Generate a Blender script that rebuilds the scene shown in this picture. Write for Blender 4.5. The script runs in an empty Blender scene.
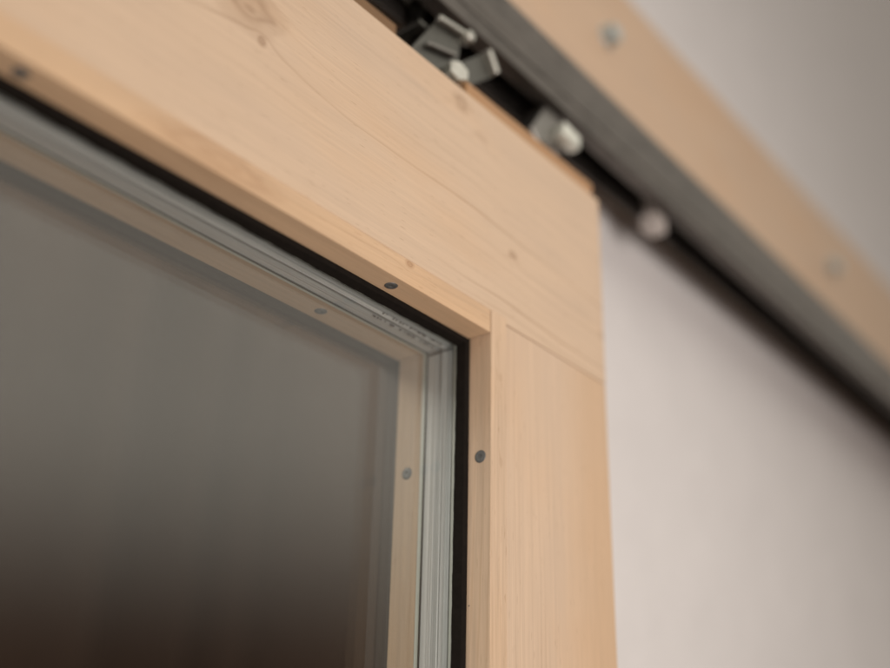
import bpy, bmesh, math, random
from mathutils import Vector, Matrix

random.seed(7)
scene = bpy.context.scene
col = scene.collection
PI = math.pi

# ------------------------------------------------------------------ node helpers
class NT:
    def __init__(self, name):
        self.m = bpy.data.materials.new(name)
        self.m.use_nodes = True
        self.t = self.m.node_tree
        self.t.nodes.clear()
        self.out = self.t.nodes.new('ShaderNodeOutputMaterial')

    def n(self, typ, **kw):
        nd = self.t.nodes.new(typ)
        for k, v in kw.items():
            setattr(nd, k, v)
        return nd

    def set(self, sock, v):
        if isinstance(v, bpy.types.NodeSocket):
            self.t.links.new(v, sock)
        else:
            sock.default_value = v

    def math(self, op, a, b=None, c=None, clamp=False):
        nd = self.n('ShaderNodeMath', operation=op, use_clamp=clamp)
        self.set(nd.inputs[0], a)
        if b is not None:
            self.set(nd.inputs[1], b)
        if c is not None:
            self.set(nd.inputs[2], c)
        return nd.outputs[0]

    def smooth(self, v, lo, hi, a=0.0, b=1.0):
        nd = self.n('ShaderNodeMapRange', interpolation_type='SMOOTHSTEP')
        self.set(nd.inputs[0], v)
        for i, x in enumerate((lo, hi, a, b)):
            self.set(nd.inputs[1 + i], x)
        return nd.outputs[0]

    def mix(self, fac, a, b, blend='MIX'):
        nd = self.n('ShaderNodeMix', data_type='RGBA', blend_type=blend)
        self.set(nd.inputs[0], fac)
        self.set(nd.inputs[6], a)
        self.set(nd.inputs[7], b)
        return nd.outputs[2]

    def pos(self):
        return self.n('ShaderNodeNewGeometry').outputs['Position']

    def sep(self, v):
        nd = self.n('ShaderNodeSeparateXYZ')
        self.set(nd.inputs[0], v)
        return nd.outputs

    def comb(self, x, y, z):
        nd = self.n('ShaderNodeCombineXYZ')
        for i, v in enumerate((x, y, z)):
            self.set(nd.inputs[i], v)
        return nd.outputs[0]

    def noise(self, vec, scale, detail=2.0, rough=0.5, out=0):
        nd = self.n('ShaderNodeTexNoise')
        self.set(nd.inputs['Vector'], vec)
        self.set(nd.inputs['Scale'], scale)
        self.set(nd.inputs['Detail'], detail)
        self.set(nd.inputs['Roughness'], rough)
        return nd.outputs[out]

    def bsdf(self, color, rough=0.5, metallic=0.0, spec=0.5, bump=None, bump_s=0.1, bump_d=0.001):
        p = self.n('ShaderNodeBsdfPrincipled')
        self.set(p.inputs['Base Color'], color)
        self.set(p.inputs['Roughness'], rough)
        self.set(p.inputs['Metallic'], metallic)
        self.set(p.inputs['Specular IOR Level'], spec)
        if bump is not None:
            b = self.n('ShaderNodeBump')
            b.inputs['Strength'].default_value = bump_s
            b.inputs['Distance'].default_value = bump_d
            self.set(b.inputs['Height'], bump)
            self.t.links.new(b.outputs[0], p.inputs['Normal'])
        self.t.links.new(p.outputs[0], self.out.inputs[0])
        return p


def rgb(r, g, b):
    return (r, g, b, 1.0)


def wood(name, axis, early, late, ring=0.004, pith=(0.1, 0.15), slant=0.0, warp=0.006, contrast=0.5,
         knots=(), seed=0.0, rough=0.55, fibre=0.12, soft=0.6, heart=None):
    """Spruce sawn along one axis: growth rings round a far pith, long fibres, knots that bend the rings.
    u runs along the grain, v across it, w is depth."""
    T = NT(name)
    P = T.pos()
    x, y, z = T.sep(P)
    if axis == 'x':
        u, v, w = x, z, y
    else:
        u, v, w = z, x, y
    us = T.math('ADD', u, seed)
    lowv = T.comb(T.math('MULTIPLY', us, 4.0), T.math('MULTIPLY', v, 9.0), T.math('MULTIPLY', w, 18.0))
    n1 = T.math('SUBTRACT', T.noise(lowv, 1.0, 2.0), 0.5)
    medv = T.comb(T.math('MULTIPLY', us, 22.0), T.math('MULTIPLY', v, 75.0), T.math('MULTIPLY', w, 75.0))
    n2 = T.math('SUBTRACT', T.noise(medv, 1.0, 2.0), 0.5)
    dv = T.math('SUBTRACT', T.math('ADD', v, T.math('MULTIPLY', u, slant)), pith[0])
    dw = T.math('SUBTRACT', w, pith[1])
    r = T.math('SQRT', T.math('ADD', T.math('MULTIPLY', dv, dv), T.math('MULTIPLY', dw, dw)))
    r = T.math('ADD', r, T.math('MULTIPLY', n1, warp * 2))
    r = T.math('ADD', r, T.math('MULTIPLY', n2, warp * 0.35))
    kmask = None
    for (ku, kv, R, push, dark, stretch) in knots:
        a = T.math('DIVIDE', T.math('SUBTRACT', u, ku), R * stretch)
        b = T.math('DIVIDE', T.math('SUBTRACT', v, kv), R)
        d2 = T.math('ADD', T.math('MULTIPLY', a, a), T.math('MULTIPLY', b, b))
        g = T.math('EXPONENT', T.math('MULTIPLY', d2, -0.45))
        r = T.math('ADD', r, T.math('MULTIPLY', g, push))
        dd = T.math('ADD', T.math('SQRT', d2), T.math('MULTIPLY', n2, 1.3))
        k = T.math('MULTIPLY', T.smooth(dd, 1.05, 0.40), dark)
        k = T.math('MULTIPLY', k, T.math('MULTIPLY_ADD', T.math('SINE', T.math('MULTIPLY', dd, 17.0)), 0.22, 0.85))
        kmask = k if kmask is None else T.math('MAXIMUM', kmask, k)
    t = T.math('FRACT', T.math('DIVIDE', T.math('ADD', r, 10.0), ring))
    # slow rise to latewood, quick fall
    rise = T.math('POWER', T.smooth(t, soft, 0.94), 1.6)
    fall = T.smooth(t, 1.0, 0.955)
    band = T.math('MULTIPLY', rise, fall)
    idx = T.math('FLOOR', T.math('DIVIDE', T.math('ADD', r, 10.0), ring))
    wn = T.n('ShaderNodeTexWhiteNoise', noise_dimensions='1D')
    T.set(wn.inputs['W'], T.math('ADD', idx, seed))
    ringamp = T.math('MULTIPLY_ADD', T.math('POWER', wn.outputs[0], 2.2), 0.9, 0.1)
    patch = T.smooth(T.noise(lowv, 0.9, 1.0), 0.38, 0.62, 0.08, 1.0)
    band = T.math('MULTIPLY', T.math('MULTIPLY', band, ringamp), T.math('MULTIPLY', patch, contrast), clamp=True)
    fv = T.comb(T.math('MULTIPLY', us, 45.0), T.math('MULTIPLY', v, 1900.0), T.math('MULTIPLY', w, 1900.0))
    fib = T.noise(fv, 1.0, 3.0, 0.6)
    fv2 = T.comb(T.math('MULTIPLY', us, 9.0), T.math('MULTIPLY', v, 420.0), T.math('MULTIPLY', w, 420.0))
    fib2 = T.noise(fv2, 1.0, 2.0, 0.6)
    c = T.mix(band, rgb(*early), rgb(*late))
    blot = T.noise(lowv, 1.7, 3.0, 0.55)
    warm = rgb(early[0] * 1.02, early[1] * 0.93, early[2] * 0.82)
    c = T.mix(T.smooth(blot, 0.42, 0.75, 0.0, 0.6), c, warm)
    grey = T.noise(T.comb(T.math('MULTIPLY', us, 7.0), T.math('MULTIPLY', v, 30.0), T.math('MULTIPLY', w, 30.0)), 1.0, 2.0)
    c = T.mix(T.smooth(grey, 0.45, 0.7, 0.0, 0.5), c, rgb(early[0] * 0.90, early[1] * 0.91, early[2] * 0.94))
    if heart:
        hv = T.math('ADD', v, T.math('MULTIPLY', n1, 0.02))
        c = T.mix(T.smooth(hv, heart[0], heart[1], 0.0, heart[2]), c, rgb(early[0] * 0.93, early[1] * 0.85, early[2] * 0.74))
    f = T.math('MULTIPLY_ADD', T.math('SUBTRACT', fib, 0.5), fibre * 2.2, 1.0)
    f = T.math('MULTIPLY', f, T.math('MULTIPLY_ADD', T.math('SUBTRACT', fib2, 0.5), fibre * 2.6, 1.0))
    c = T.mix(1.0, c, T.comb(f, f, f), 'MULTIPLY')
    # little dashes of resin ducts
    rv = T.comb(T.math('MULTIPLY', us, 130.0), T.math('MULTIPLY', v, 1500.0), T.math('MULTIPLY', w, 1500.0))
    duct = T.smooth(T.noise(rv, 1.0, 0.0), 0.76, 0.82, 0.0, 0.35)
    c = T.mix(duct, c, rgb(late[0] * 0.7, late[1] * 0.6, late[2] * 0.5))
    if kmask is not None:
        kc = rgb(late[0] * 0.72, late[1] * 0.62, late[2] * 0.55)
        c = T.mix(kmask, c, kc)
    bump = T.math('ADD', T.math('MULTIPLY', fib, 0.7), T.math('MULTIPLY', fib2, 0.6))
    rr = T.math('MULTIPLY_ADD', fib2, 0.15, rough - 0.07)
    T.bsdf(c, rr, 0.0, 0.35, bump, 0.25, 0.0004)
    return T.m


def metal(name, base, rough, spangle=0.3, scale=250.0, stretch=(1, 1, 1), metallic=1.0, dirt=0.0):
    T = NT(name)
    P = T.pos()
    x, y, z = T.sep(P)
    v = T.comb(T.math('MULTIPLY', x, stretch[0]), T.math('MULTIPLY', y, stretch[1]), T.math('MULTIPLY', z, stretch[2]))
    n = T.noise(v, scale, 4.0, 0.6)
    n2 = T.noise(v, scale * 0.12, 3.0, 0.6)
    f = T.math('MULTIPLY_ADD', T.math('SUBTRACT', n, 0.5), spangle, 1.0)
    f = T.math('MULTIPLY', f, T.math('MULTIPLY_ADD', T.math('SUBTRACT', n2, 0.5), spangle * 1.5, 1.0))
    c = T.mix(1.0, rgb(*base), T.comb(f, f, f), 'MULTIPLY')
    if dirt:
        c = T.mix(T.smooth(n2, 0.5, 0.75, 0.0, dirt), c, rgb(base[0] * .3, base[1] * .27, base[2] * .24))
    r = T.math('MULTIPLY_ADD', T.math('SUBTRACT', n2, 0.5), 0.3, rough, clamp=True)
    T.bsdf(c, r, metallic, 0.5, n, 0.08, 0.0003)
    return T.m


def plain(name, base, rough=0.6, var=0.15, scale=60.0, bump_s=0.1, spec=0.4, bump_d=0.0006):
    T = NT(name)
    P = T.pos()
    n = T.noise(P, scale, 4.0, 0.6)
    n2 = T.noise(P, scale * 7, 3.0, 0.6)
    f = T.math('MULTIPLY_ADD', T.math('SUBTRACT', n, 0.5), var * 2, 1.0)
    f = T.math('MULTIPLY_ADD', T.math('SUBTRACT', n2, 0.5), var, f)
    c = T.mix(1.0, rgb(*base), T.comb(f, f, f), 'MULTIPLY')
    T.bsdf(c, rough, 0.0, spec, T.math('ADD', n, T.math('MULTIPLY', n2, 0.5)), bump_s, bump_d)
    return T.m


def glass_mat(name, tint, f0=0.05):
    T = NT(name)
    geo = T.n('ShaderNodeNewGeometry')
    dt = T.n('ShaderNodeVectorMath', operation='DOT_PRODUCT')
    T.t.links.new(geo.outputs['Normal'], dt.inputs[0])
    T.t.links.new(geo.outputs['Incoming'], dt.inputs[1])
    c1 = T.math('SUBTRACT', 1.0, T.math('ABSOLUTE', dt.outputs['Value']), clamp=True)
    fres = T.math('MULTIPLY_ADD', T.math('POWER', c1, 5.0), 1.0 - f0, f0)      # Schlick, the same on both faces
    tr = T.n('ShaderNodeBsdfTransparent')
    tr.inputs[0].default_value = rgb(*tint)
    gl = T.n('ShaderNodeBsdfGlossy')
    gl.inputs['Color'].default_value = rgb(1, 1, 1)
    gl.inputs['Roughness'].default_value = 0.0
    mx = T.n('ShaderNodeMixShader')
    T.t.links.new(fres, mx.inputs[0])
    T.t.links.new(tr.outputs[0], mx.inputs[1])
    T.t.links.new(gl.outputs[0], mx.inputs[2])
    T.t.links.new(mx.outputs[0], T.out.inputs[0])
    return T.m


# ------------------------------------------------------------------ mesh helpers (metres)
def new_bm():
    return bmesh.new()


def add_prism(bm, poly, axis, a, b, bevel=0.0, seg=2):
    """poly: list of 2D points in the two axes other than `axis` (order x,y,z), extruded a..b along axis."""
    b2 = bmesh.new()
    def mk(p, t):
        if axis == 'y':
            return (p[0], t, p[1])
        if axis == 'x':
            return (t, p[0], p[1])
        return (p[0], p[1], t)
    v0 = [b2.verts.new(mk(p, a)) for p in poly]
    v1 = [b2.verts.new(mk(p, b)) for p in poly]
    n = len(poly)
    b2.faces.new(v0)
    b2.faces.new(list(reversed(v1)))
    for i in range(n):
        b2.faces.new((v0[i], v1[i], v1[(i + 1) % n], v0[(i + 1) % n]))
    bmesh.ops.recalc_face_normals(b2, faces=b2.faces)
    if bevel:
        bmesh.ops.bevel(b2, geom=list(b2.edges), offset=bevel, segments=seg, profile=0.6, affect='EDGES',
                        clamp_overlap=True)
    me = bpy.data.meshes.new('tmp')
    b2.to_mesh(me)
    b2.free()
    bm.from_mesh(me)
    bpy.data.meshes.remove(me)


def add_box(bm, x0, x1, y0, y1, z0, z1, bevel=0.0, seg=2):
    add_prism(bm, [(x0, z0), (x1, z0), (x1, z1), (x0, z1)], 'y', y0, y1, bevel, seg)


def add_lathe(bm, prof, center, axis, n=32):
    """prof: (radius, height) pairs from bottom to top; axis = Vector direction of height."""
    ax = Vector(axis).normalized()
    q = Vector((0, 0, 1)).rotation_difference(ax)
    c = Vector(center)
    rings = []
    for (r, h) in prof:
        if r <= 1e-9:
            rings.append([bm.verts.new(c + q @ Vector((0, 0, h)))])
        else:
            rings.append([bm.verts.new(c + q @ Vector((r * math.cos(2 * PI * k / n), r * math.sin(2 * PI * k / n), h)))
                          for k in range(n)])
    fs = []
    for a, b in zip(rings, rings[1:]):
        for k in range(n):
            k2 = (k + 1) % n
            if len(a) == 1 and len(b) == 1:
                continue
            if len(a) == 1:
                fs.append(bm.faces.new((a[0], b[k2], b[k])))
            elif len(b) == 1:
                fs.append(bm.faces.new((a[k], a[k2], b[0])))
            else:
                fs.append(bm.faces.new((a[k], a[k2], b[k2], b[k])))
    for f in fs:
        f.smooth = True


def add_hex(bm, center, axis, across, h, bevel=0.0006, rot=0.0):
    b2 = bmesh.new()
    R = across / 2 / math.cos(PI / 6)
    v0 = [b2.verts.new((R * math.cos(rot + k * PI / 3), R * math.sin(rot + k * PI / 3), 0)) for k in range(6)]
    v1 = [b2.verts.new((v.co.x, v.co.y, h)) for v in v0]
    b2.faces.new(list(reversed(v0)))
    b2.faces.new(v1)
    for i in range(6):
        b2.faces.new((v0[i], v0[(i + 1) % 6], v1[(i + 1) % 6], v1[i]))
    bmesh.ops.bevel(b2, geom=list(b2.edges), offset=bevel, segments=2, profile=0.6, affect='EDGES')
    q = Vector((0, 0, 1)).rotation_difference(Vector(axis).normalized()).to_matrix().to_4x4()
    bmesh.ops.transform(b2, matrix=Matrix.Translation(center) @ q, verts=b2.verts)
    me = bpy.data.meshes.new('tmp')
    b2.to_mesh(me)
    b2.free()
    bm.from_mesh(me)
    bpy.data.meshes.remove(me)


def obj(name, bm, mat, parent=None):
    me = bpy.data.meshes.new(name)
    off = Vector((0, 0, 0))
    p = parent
    while p is not None:
        off += p.location
        p = p.parent
    bmesh.ops.translate(bm, verts=bm.verts, vec=-off)
    bm.to_mesh(me)
    bm.free()
    me.materials.append(mat)
    o = bpy.data.objects.new(name, me)
    col.objects.link(o)
    if parent is not None:
        o.parent = parent
    return o


def box_obj(name, mat, parent, x0, x1, y0, y1, z0, z1, bevel=0.0, seg=2):
    bm = new_bm()
    add_box(bm, x0, x1, y0, y1, z0, z1, bevel, seg)
    return obj(name, bm, mat, parent)


def thing(name, label, cat, loc, group=None):
    o = bpy.data.objects.new(name, None)
    o.empty_display_size = 0.02
    col.objects.link(o)
    o.location = loc
    o['label'] = label
    o['category'] = cat
    if group:
        o['group'] = group
    return o


def tag(o, label, cat):
    o['label'] = label
    o['category'] = cat


def struct(name, bm, mat):
    o = obj(name, bm, mat)
    o['kind'] = 'structure'
    return o


# ------------------------------------------------------------------ materials
EARLY = (0.605, 0.463, 0.338)
LATE = (0.32, 0.205, 0.125)
W_rail = wood('spruce_rail', 'x', EARLY, LATE, ring=0.0064, pith=(0.150, 0.050), slant=0.02, warp=0.0075, contrast=1.0, soft=0.66,
              knots=((-0.180, 0.090, 0.0170, 0.011, 0.45, 1.5), (-0.1716, 0.0775, 0.0045, 0.002, 0.6, 0.9),
                     (-0.028, 0.130, 0.0080, 0.006, 0.40, 1.2), (-0.010, 0.118, 0.0050, 0.004, 0.16, 1.6),
                     (0.0203, 0.0557, 0.0030, 0.004, 0.45, 1.6), (0.1130, 0.0420, 0.0035, 0.004, 0.3, 1.2)), seed=3.1, fibre=0.09)
W_stile = wood('spruce_stile', 'z', (0.605, 0.463, 0.342), LATE, ring=0.0036, pith=(-0.30, 0.06), slant=0.012, warp=0.0035,
               contrast=0.75, seed=1.7, heart=(0.060, 0.105, 0.65), fibre=0.10)
W_bead_h = wood('spruce_bead_level', 'x', (0.60, 0.425, 0.275), (0.42, 0.25, 0.14), ring=0.0030, pith=(-0.08, 0.05), slant=0.02,
                warp=0.003, contrast=0.45, knots=((-0.185, 0.007, 0.010, 0.004, 0.30, 4.5), (-0.0665, 0.0112, 0.0030, 0.003, 0.6, 1.5)), seed=5.3)
W_bead_v = wood('spruce_bead_upright', 'z', (0.60, 0.45, 0.32), (0.40, 0.26, 0.15), ring=0.0026, pith=(0.09, 0.06), slant=0.01,
                warp=0.003, contrast=0.5, knots=((-0.0225, 0.008, 0.0024, 0.003, 0.25, 1.6), (-0.0685, 0.0085, 0.002, 0.002, 0.2, 1.6)),
                seed=8.9, fibre=0.16)
W_board = wood('spruce_board', 'x', (0.60, 0.44, 0.31), LATE, ring=0.007, pith=(0.30, 0.16), slant=0.02, warp=0.008, contrast=0.35,
               seed=11.0)
W_added = wood('added_brown', 'x', (0.42, 0.25, 0.13), (0.30, 0.16, 0.08), ring=0.004, pith=(0.1, 0.1), contrast=0.4, seed=13.0)
W_block = wood('shaded_block', 'x', (0.20, 0.115, 0.055), (0.14, 0.08, 0.04), ring=0.004, pith=(0.1, 0.1), contrast=0.4, seed=15.0)  # the shade under the rail is put into this wood's colour
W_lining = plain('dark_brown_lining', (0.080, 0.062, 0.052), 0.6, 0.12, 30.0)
M_rail = metal('galvanised_rail', (0.17, 0.156, 0.144), 0.50, 1.2, 260.0, (0.22, 1, 1), dirt=0.8)
M_dark = metal('dark_zinc', (0.15, 0.15, 0.138), 0.42, 0.4, 200.0, dirt=0.5)
M_zinc = metal('bright_zinc', (0.92, 0.94, 0.88), 0.55, 0.2, 300.0)
M_blue = metal('blue_zinc', (0.50, 0.56, 0.58), 0.38, 0.2, 300.0)
M_nut = metal('worn_zinc', (0.72, 0.72, 0.67), 0.42, 0.5, 250.0, dirt=0.5)
M_lip = metal('dull_zinc', (0.55, 0.55, 0.51), 0.45, 0.25, 300.0)
M_block = metal('grey_steel', (0.30, 0.29, 0.275), 0.45, 0.3, 200.0)
M_screw = metal('grey_screw', (0.14, 0.145, 0.145), 0.55, 0.5, 500.0, metallic=0.6)
M_gasket = plain('black_rubber', (0.011, 0.009, 0.0075), 0.85, 0.4, 300.0, 0.3, 0.08)
def spacer_mat():
    """drawn bar: fine lines that run the whole length, laid out across its width (world y on every side)"""
    T = NT('drawn_spacer')
    x, y, z = T.sep(T.pos())
    v = T.comb(T.math('MULTIPLY', x, 6.0), T.math('MULTIPLY', y, 2600.0), T.math('MULTIPLY', z, 6.0))
    n = T.noise(v, 1.0, 3.0, 0.7)
    v2 = T.comb(T.math('MULTIPLY', x, 3.0), T.math('MULTIPLY', y, 700.0), T.math('MULTIPLY', z, 3.0))
    n2 = T.noise(v2, 1.0, 1.0, 0.5)
    f = T.math('MULTIPLY_ADD', T.math('SUBTRACT', n2, 0.5), 0.7, 1.0)
    c = T.mix(1.0, rgb(0.50, 0.53, 0.535), T.comb(f, f, f), 'MULTIPLY')
    c = T.mix(T.smooth(n, 0.58, 0.68, 0.0, 0.9), c, rgb(0.88, 0.90, 0.90))
    c = T.mix(T.smooth(n, 0.40, 0.30, 0.0, 0.6), c, rgb(0.22, 0.23, 0.23))
    T.bsdf(c, 0.5, 0.25, 0.4, n, 0.2, 0.0002)
    return T.m


M_spacer = spacer_mat()
M_dash = plain('spacer_print', (0.20, 0.20, 0.20), 0.7)
M_mark = plain('spacer_mark', (0.05, 0.05, 0.05), 0.7)
M_edge = plain('glass_edge', (0.66, 0.71, 0.66), 0.3, 0.1, 80.0)
M_seal = plain('dark_seal', (0.02, 0.022, 0.02), 0.6)
M_glass = glass_mat('clear_glass', (0.955, 0.96, 0.955))
M_wall = plain('white_plaster', (0.70, 0.69, 0.70), 0.85, 0.06, 16.0, 0.5, 0.2, 0.004)
M_curtain = plain('brown_cloth', (0.085, 0.055, 0.041), 0.9, 0.25, 5.0, 0.2, 0.1)
M_bumper = plain('pale_plastic', (0.50, 0.46, 0.44), 0.5, 0.05)

# ------------------------------------------------------------------ the setting
WY = 0.070                       # room face of the wall
bm = new_bm()
OX, OZ = 0.062, 0.062            # right and top edge of the doorway
add_prism(bm, [(OX, -1.9), (2.6, -1.9), (2.6, 1.9), (-2.2, 1.9), (-2.2, -1.9), (-0.86, -1.9), (-0.86, OZ), (OX, OZ)],
          'y', WY, WY + 0.03)
struct('wall', bm, M_wall)

# dark brown curtain in the far room
bm = new_bm()
N = 240
vb, vt = [], []
for i in range(N + 1):
    x = -0.6 + 3.6 * i / N
    y = 1.45 + 0.05 * math.sin(i * 0.43 + 2.3 * math.sin(i * 0.117 + 0.4)) + 0.04 * math.sin(i * 0.171 + 1.1 * math.sin(i * 0.05))
    vb.append(bm.verts.new((x, y, -1.88)))
    vt.append(bm.verts.new((x, y, 2.2)))
for i in range(N):
    bm.faces.new((vb[i], vb[i + 1], vt[i + 1], vt[i])).smooth = True
r = bmesh.ops.extrude_face_region(bm, geom=list(bm.faces))
for v in [g for g in r['geom'] if isinstance(g, bmesh.types.BMVert)]:
    v.co.y += 0.006
o = obj('curtain', bm, M_curtain)
tag(o, 'dark brown blurred curtain hanging beyond the glass pane', 'curtain')

# doorway lining behind the door
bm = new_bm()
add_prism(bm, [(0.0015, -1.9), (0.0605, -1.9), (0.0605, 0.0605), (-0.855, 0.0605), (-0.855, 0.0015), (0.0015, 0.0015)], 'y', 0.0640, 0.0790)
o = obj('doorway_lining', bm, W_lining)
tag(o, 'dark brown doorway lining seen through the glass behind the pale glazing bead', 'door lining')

# ------------------------------------------------------------------ the sliding door
T_ = 0.063                       # door thickness
DL = -0.80                       # left end of the door
DB = -1.85
BW = 0.0134                      # bead width on the face
BR = -0.68                       # left edge of the glazed opening
BB = -1.70
door = thing('sliding_door', 'pale spruce sliding door with a glazed panel and screwed glazing beads', 'door', (-0.34, 0.0315, DB))
bm = new_bm()
J = 0.0104
add_prism(bm, [(DL, BW), (BW + 0.0002, BW), (BW + 0.0002, J), (0.1160, J), (0.1168, 0.1400), (DL, 0.1400)], 'y', 0.0, T_, 0.0007, 3)
obj('top_rail', bm, W_rail, door)
bm = new_bm()
add_prism(bm, [(BW + 0.0002, DB), (0.1155, DB), (0.1155, J - 0.0006), (BW + 0.0002, J - 0.0006)], 'y', 0.0, T_, 0.0007, 3)
obj('stile', bm, W_stile, door)
box_obj('stile', W_stile, door, DL, BR - BW, 0.0, T_, DB, BW - 0.0004, 0.0007, 3)
box_obj('bottom_rail', W_rail, door, BR - BW + 0.0004, BW - 0.0002, 0.0, T_, DB, BB - BW, 0.0007, 3)


def screw_at(parent, c, axis):
    b = new_bm()
    add_lathe(b, [(0.0033, -0.0006), (0.0033, 0.0001), (0.0030, 0.00035), (0.0018, 0.00045), (0.0011, 0.0004), (0.0008, 0.0001), (0.0, 0.0)],
              c, axis, 28)
    return obj('screw', b, M_screw, parent)


def bead_set(y0, y1, face):
    """the four beads of one side; inner faces on x = 0 and z = 0"""
    ym = y0 + (y1 - y0) * (0.46 if face else 0.5)
    gap = 0.0005
    # right upright runs through, the level one butts against it
    b = box_obj('glazing_bead', W_bead_v, door, 0.0, BW, y0, y1, BB - BW, BW, 0.0005, 3)
    for k in range(7):
        z = -0.0665 - 0.2 * k
        screw_at(b, (0.0, ym, z), (-1, 0, 0))
    if face:
        h = new_bm()
        add_lathe(h, [(0.00035, -0.0004), (0.00035, 0.00004), (0, 0.00004)], (0, 0.0123, -0.1398), (-1, 0, 0), 10)
        obj('nail_hole', h, M_mark, b)
    b = box_obj('glazing_bead', W_bead_h, door, BR + gap, -gap * 1.6, y0, y1, 0.0, BW - 0.0002, 0.0005, 3)
    for k in range(3):
        screw_at(b, (-0.071 - 0.2 * k, ym + (0.001 if face else 0), 0.0), (0, 0, -1))
    b = box_obj('glazing_bead', W_bead_v, door, BR - BW, BR, y0, y1, BB - BW, BW, 0.0005, 3)
    for k in range(7):
        screw_at(b, (BR, ym, -0.0665 - 0.2 * k), (1, 0, 0))
    b = box_obj('glazing_bead', W_bead_h, door, BR + gap, -gap, y0, y1, BB - BW, BB, 0.0005, 3)
    for k in range(3):
        screw_at(b, (-0.071 - 0.2 * k, ym, BB), (0, 0, 1))


bead_set(-0.0003, 0.0140, True)
bead_set(0.0456, 0.0628, False)  # rear set stands in for the front beads' reflection in the glass


def ring_bar(b, a0, a1, prof, side, jit=None):
    """A bar along one side of the opening. prof: list of (inset, y) of its inner outline, closed on the outside at inset -0.004.
    side 'r' runs down x = -inset, 't' runs along z = -inset. jit(s, i) is added to inset."""
    n = max(2, int(abs(a1 - a0) / 0.0012)) if jit else 1
    rows = []
    full = list(prof) + [(-0.004, prof[-1][1]), (-0.004, prof[0][1])]
    for k in range(n + 1):
        s = a0 + (a1 - a0) * k / n
        row = []
        for i, (ins, y) in enumerate(full):
            d = jit(s, i) if jit and i < len(prof) else 0.0
            p = ins + d
            row.append(b.verts.new((-p, y, s) if side == 'r' else (s, y, -p)))
        rows.append(row)
    m = len(full)
    for r0, r1 in zip(rows, rows[1:]):
        for i in range(m):
            b.faces.new((r0[i], r0[(i + 1) % m], r1[(i + 1) % m], r1[i]))
    b.faces.new(rows[0])
    b.faces.new(list(reversed(rows[-1])))


def fnoise(s, seed):
    return sum(math.sin(s * f + seed * (i + 1.7)) / (i + 1) for i, f in enumerate((310, 730, 1510, 2900, 5200))) * 0.5


# black gasket, with the slightly wavy squeezed edge
bm = new_bm()
jg = lambda s, i: (0.00020 * fnoise(s, 2.0) if i in (2, 3) else 0.00004 * fnoise(s, 5.0 + i))
gp = [(0.0006, 0.01405), (0.0022, 0.0150), (0.0030, 0.0195), (0.0030, 0.0204)]
ring_bar(bm, -0.45, 0.004, gp, 'r', jg)
ring_bar(bm, -0.45, -0.0029, gp, 't', jg)
add_box(bm, -0.003, 0.004, 0.0142, 0.0204, BB, -0.4501)
add_box(bm, BR - 0.004, -0.4501, 0.0142, 0.0204, -0.003, 0.004)
add_box(bm, BR - 0.004, BR + 0.003, 0.0142, 0.0203, BB - 0.004, -0.0031)
add_box(bm, BR + 0.0031, -0.0031, 0.0142, 0.0203, BB - 0.004, BB + 0.003)
bmesh.ops.recalc_face_normals(bm, faces=bm.faces)
obj('gasket', bm, M_gasket, door)


def pane(y0, y1):
    p = box_obj('glass_pane', M_glass, door, BR + 0.0002, -0.0002, y0, y1, BB + 0.0002, -0.0002)
    p.data.materials.append(M_edge)
    for f in p.data.polygons:
        if abs(f.normal.y) < 0.5:
            f.material_index = 1
    return p


pane(0.0206, 0.0244)
pane(0.0424, 0.0454)

# warm-edge spacer: a ridged bar on each side
YS0, YS1 = 0.0246, 0.0416
rng = random.Random(4)
ys, prof = YS0, []
while ys < YS1 - 0.0004:
    prof.append((0.0006 + rng.choice((0.0, 0.0, 0.0002, 0.0005, 0.0008)), ys))
    ys += rng.choice((0.0004, 0.0006, 0.0009, 0.0014, 0.0020))
prof.append((0.0006, YS1))
js = lambda s, i: 0.00003 * fnoise(s * 0.7, i * 3.1)
bm = new_bm()
ring_bar(bm, -0.40, -0.0002, prof, 'r', js)
ring_bar(bm, -0.40, -0.0016, prof, 't', js)
add_box(bm, -0.0006, 0.004, YS0, YS1, BB, -0.4001)
add_box(bm, BR, -0.4001, YS0, YS1, -0.0006, 0.004)
add_box(bm, BR - 0.003, BR + 0.0006, YS0, YS1, BB, -0.0007)
add_box(bm, BR + 0.0007, -0.0007, YS0, YS1, BB - 0.003, BB + 0.0006)
bmesh.ops.recalc_face_normals(bm, faces=bm.faces)
spacer = obj('spacer_bar', bm, M_spacer, door)
# rows of small punched dashes near the corner of the top spacer
bm = new_bm()
for k in range(44):
    x = -0.006 - 0.0011 * k
    for row, yy in enumerate((0.0278, 0.0336)):
        if rng.random() < 0.55:
            l = rng.uniform(0.0003, 0.0008)
            add_box(bm, x - l, x, yy, yy + rng.uniform(0.0003, 0.0014), -0.00165, -0.0010)
obj('punched_dashes', bm, M_dash, spacer)
bm = new_bm()
add_box(bm, -0.0017, -0.0006, YS0, YS1 - 0.0006, -0.0030, -0.0026)
obj('corner_joint', bm, M_mark, spacer)
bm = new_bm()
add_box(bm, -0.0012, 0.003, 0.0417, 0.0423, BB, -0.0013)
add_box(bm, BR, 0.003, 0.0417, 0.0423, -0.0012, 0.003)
obj('seal', bm, M_seal, door)

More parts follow.
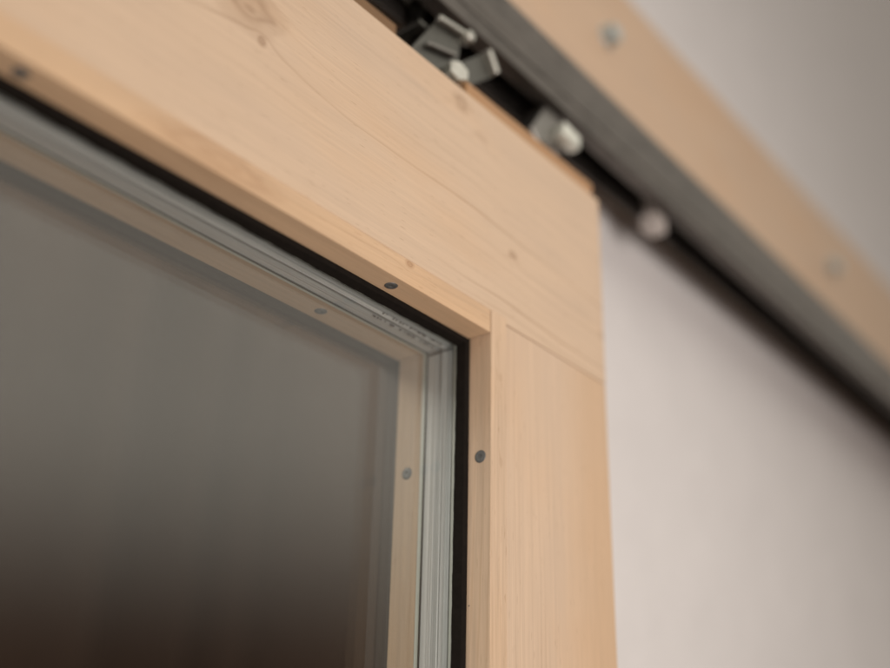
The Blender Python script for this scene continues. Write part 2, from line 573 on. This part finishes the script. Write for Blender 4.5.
# ------------------------------------------------------------------ things above the door
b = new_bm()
add_box(b, -0.020, 0.1145, 0.0030, 0.0400, 0.1403, 0.1520, 0.001)  # added strip, stands in for the brown reflection in the rail lip
o = obj('added_strip', b, W_added)
tag(o, 'brown strip added on the door top for the reflection in the rail lip, right of the roller hanger', 'added strip')
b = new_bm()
add_box(b, -0.34, -0.0690, 0.0140, 0.0450, 0.1403, 0.1640, 0.001)  # added block, coloured dark for the shaded gap above the door
o = obj('added_strip', b, W_block)
tag(o, 'brown block added on the door top, shade in its colour, left of the roller hanger', 'added strip')

# C channel rail
RX0, RX1 = -0.72, 1.45
zb, zt, yf, yb = 0.2030, 0.2525, 0.0100, 0.0428
th = 0.0024
rail = thing('sliding_rail', 'dark grey galvanised channel rail above the door', 'rail', ((RX0 + RX1) / 2, 0.031, zb))
cs = [(yf, zb), (0.0215, zb), (0.0215, zb + 0.006), (0.0215 - th, zb + 0.006), (0.0215 - th, zb + th), (yf + th, zb + th), (yf + th, zt - th),
      (yb - th, zt - th), (yb - th, zb), (yb, zb),
      (yb, zt), (yf, zt)]
bm = new_bm()
# outline bent at the corners: small bevel on the long outer edges
add_prism(bm, cs, 'x', RX0, RX1, 0.0009, 3)
obj('channel', bm, M_rail, rail)
bm = new_bm()
add_box(bm, RX0, RX1, yf - 0.0006, yf + 0.0002, zb + 0.0125, zb + 0.0145, 0.0002)
obj('pressed_rib', bm, M_rail, rail)

# mounting board on the wall
board = thing('mounting_board', 'pale timber board on the wall behind the rail', 'board', (-0.1, 0.056, 0.245))
box_obj('board', W_board, board, -0.74, 1.60, 0.0432, 0.0696, 0.2450, 0.4340, 0.0015, 3)


def coach_screw(x, z):
    b = new_bm()
    add_lathe(b, [(0.0105, 0.0), (0.0105, 0.0012), (0.0098, 0.0016), (0.0, 0.0016)], (x, 0.0433, z), (0, -1, 0), 32)
    w = obj('washer', b, M_blue, None)
    b = new_bm()
    add_hex(b, (x, 0.0417, z), (0, -1, 0), 0.0150, 0.0085, 0.0012, 0.3)
    s = obj('screw_head', b, M_blue, board)
    w.parent = s
    w.data.transform(Matrix.Translation(-(board.location + s.location)))
    return s


coach_screw(0.217, 0.364)
coach_screw(-0.27, 0.364)
coach_screw(0.704, 0.364)

# roller hanger
hang = thing('roller_hanger', 'zinc roller hanger with bent tabs on the door top below the rail', 'roller hanger', (-0.03, 0.03, 0.1402))
box_obj('base_plate', M_dark, hang, -0.064, -0.0215, 0.008, 0.052, 0.1403, 0.1440, 0.0008)
bm = new_bm()
add_prism(bm, [(-0.066, 0.1442), (-0.040, 0.1850), (-0.016, 0.1895), (-0.0225, 0.1442)], 'y', 0.0105, 0.0140, 0.0009)
add_box(bm, -0.060, -0.030, 0.0142, 0.046, 0.1442, 0.150, 0.001)
add_box(bm, -0.050, -0.020, 0.0142, 0.046, 0.1790, 0.1825, 0.001)
obj('body', bm, M_dark, hang)
bm = new_bm()      # bright folded lip along the upper edge, ending in a curl
add_prism(bm, [(-0.041, 0.1838), (-0.0135, 0.1888), (-0.0135, 0.1926), (-0.041, 0.1878)], 'y', 0.0062, 0.0106, 0.0014, 3)
add_lathe(bm, [(0, -0.004), (0.0030, -0.004), (0.0038, -0.003), (0.0038, 0.003), (0.0030, 0.004), (0, 0.004)], (-0.0135, 0.0085, 0.1898), (0, -1, 0), 24)
obj('folded_lip', bm, M_lip, hang)
bm = new_bm()      # cross rib
add_prism(bm, [(-0.050, 0.1600), (-0.0245, 0.1680), (-0.0245, 0.1712), (-0.050, 0.1628)], 'y', 0.0068, 0.0107, 0.0012, 3)
obj('rib', bm, M_block, hang)
bm = new_bm()      # second tab reaching right
add_prism(bm, [(-0.0215, 0.1665), (0.0060, 0.1925), (0.0145, 0.1800), (-0.0110, 0.1565)], 'y', 0.0107, 0.0140, 0.0009)
obj('tab', bm, M_dark, hang)
bm = new_bm()
add_prism(bm, [(0.0050, 0.1935), (0.0088, 0.1948), (0.0168, 0.1828), (0.0135, 0.1800)], 'y', 0.0060, 0.0142, 0.0014, 3)
obj('folded_lip', bm, M_lip, hang)
bm = new_bm()
add_hex(bm, (-0.0255, 0.0104, 0.1535), (-0.25, -1, 0.1), 0.0130, 0.0085, 0.0016, 0.2)
obj('nut', bm, M_nut, hang)
bm = new_bm()
add_lathe(bm, [(0, 0), (0.0088, 0), (0.0092, 0.0004), (0.0092, 0.0012), (0.0088, 0.0016), (0, 0.0016)], (-0.0255, 0.0104, 0.1535), (-0.25, -1, 0.1), 28)
obj('washer', bm, M_block, hang)
bm = new_bm()      # stem and wheel running in the channel
add_lathe(bm, [(0, 0.1445), (0.004, 0.1445), (0.004, 0.2105), (0, 0.2105)], (-0.034, 0.031, 0.0), (0, 0, 1), 20)
obj('stem', bm, M_dark, hang)
bm = new_bm()
add_lathe(bm, [(0, -0.006), (0.0135, -0.006), (0.0145, -0.005), (0.0145, 0.005), (0.0135, 0.006), (0, 0.006)], (-0.034, 0.031, 0.2270), (0, 1, 0), 32)
obj('wheel', bm, M_dark, hang)

# stop block clamped in the slot, with a bright bolt head
stop = thing('rail_stop', 'small grey stop block with a bright bolt head in the rail slot', 'stop', (0.085, 0.024, 0.172))
bm = new_bm()
add_prism(bm, [(0.0640, 0.1740), (0.0720, 0.1680), (0.1010, 0.1740), (0.1050, 0.2026), (0.0820, 0.2026)], 'y', 0.0160, 0.0330, 0.0015, 3)
obj('block', bm, M_block, stop)
bm = new_bm()
add_prism(bm, [(0.0895, 0.1800), (0.1090, 0.1775), (0.1105, 0.1890), (0.0910, 0.1915)], 'y', 0.0075, 0.0162, 0.0022, 3)
obj('bolt_head', bm, M_zinc, stop)

bm = new_bm()
add_box(bm, 0.2410, 0.2590, 0.0230, 0.0370, 0.1905, 0.2028, 0.0012, 2)
add_box(bm, 0.2450, 0.2550, 0.0250, 0.0350, 0.2020, 0.2200, 0.001, 2)
o = obj('rail_bumper', bm, M_bumper)
tag(o, 'pale bumper block in the rail slot, right of the door edge', 'bumper')

# ------------------------------------------------------------------ camera (solved from the vanishing points)
R = ((0.62192927, -0.78277965, 0.02144769), (0.34606757, 0.25017989, -0.9042385), (0.70245371, 0.56979474, 0.42648885))
cp = Vector((-0.42215886, -0.31157659, -0.24834938))
right, down, fwd = (Vector(v) for v in R)
M = Matrix((right, -down, -fwd)).transposed().to_4x4()
M.translation = cp
cam = bpy.data.cameras.new('camera')
co = bpy.data.objects.new('camera', cam)
col.objects.link(co)
co.matrix_world = M
cam.sensor_fit = 'HORIZONTAL'
cam.sensor_width = 36.0
cam.lens = 36.0 * 1112.42 / 890.0
cam.clip_start = 0.01
cam.clip_end = 100.0
cam.dof.use_dof = True
cam.dof.focus_distance = 0.535
cam.dof.aperture_fstop = 2.25
cam.dof.aperture_blades = 9
scene.camera = co

# ------------------------------------------------------------------ light
w = bpy.data.worlds.new('World')
scene.world = w
w.use_nodes = True
bg = w.node_tree.nodes['Background']
wt = w.node_tree
tc = wt.nodes.new('ShaderNodeTexCoord')
sp = wt.nodes.new('ShaderNodeSeparateXYZ')
ramp = wt.nodes.new('ShaderNodeValToRGB')       # a dim room: dark brown furniture low down, grey walls and ceiling above
ramp.color_ramp.interpolation = 'EASE'
e = ramp.color_ramp.elements
e[0].position, e[0].color = 0.565, (0.10, 0.063, 0.045, 1)
e[1].position, e[1].color = 0.685, (0.84, 0.78, 0.68, 1)
ma = wt.nodes.new('ShaderNodeMath')
ma.operation = 'MULTIPLY_ADD'
ma.inputs[1].default_value = 0.5
ma.inputs[2].default_value = 0.5
wt.links.new(tc.outputs['Generated'], sp.inputs[0])
wt.links.new(sp.outputs[2], ma.inputs[0])
wt.links.new(ma.outputs[0], ramp.inputs[0])
wt.links.new(ramp.outputs[0], bg.inputs[0])
bg.inputs[1].default_value = 1.0


def area(name, loc, target, size, power, color, spread=180):
    l = bpy.data.lights.new(name, 'AREA')
    l.shape = 'DISK'
    l.size = size
    l.energy = power
    l.color = color
    l.spread = math.radians(spread)
    o = bpy.data.objects.new(name, l)
    col.objects.link(o)
    o.location = loc
    o.rotation_euler = (Vector(target) - Vector(loc)).to_track_quat('-Z', 'Y').to_euler()
    return o


area('room_lamp', (-0.42, -1.30, -0.50), (0.05, 0.0, 0.05), 1.0, 3.45, (1.0, 0.90, 0.82), 65)
area('far_room_fill', (1.1, 1.0, 2.0), (1.1, 1.45, 1.1), 0.6, 7.0, (1.0, 0.95, 0.88))  # unseen fill, added to lighten the curtain towards its top
area('far_room_fill', (-0.75, 0.75, 0.62), (-0.02, 0.05, 0.10), 0.5, 0.62, (1.0, 0.95, 0.86), 60)  # unseen fill, added to brighten the rear beads behind the glass

scene.view_settings.view_transform = 'Standard'
scene.view_settings.look = 'None'
scene.view_settings.exposure = 0.0
scene.view_settings.gamma = 1.0
scene.cycles.max_bounces = 10
scene.cycles.transparent_max_bounces = 16
scene.cycles.use_denoising = True
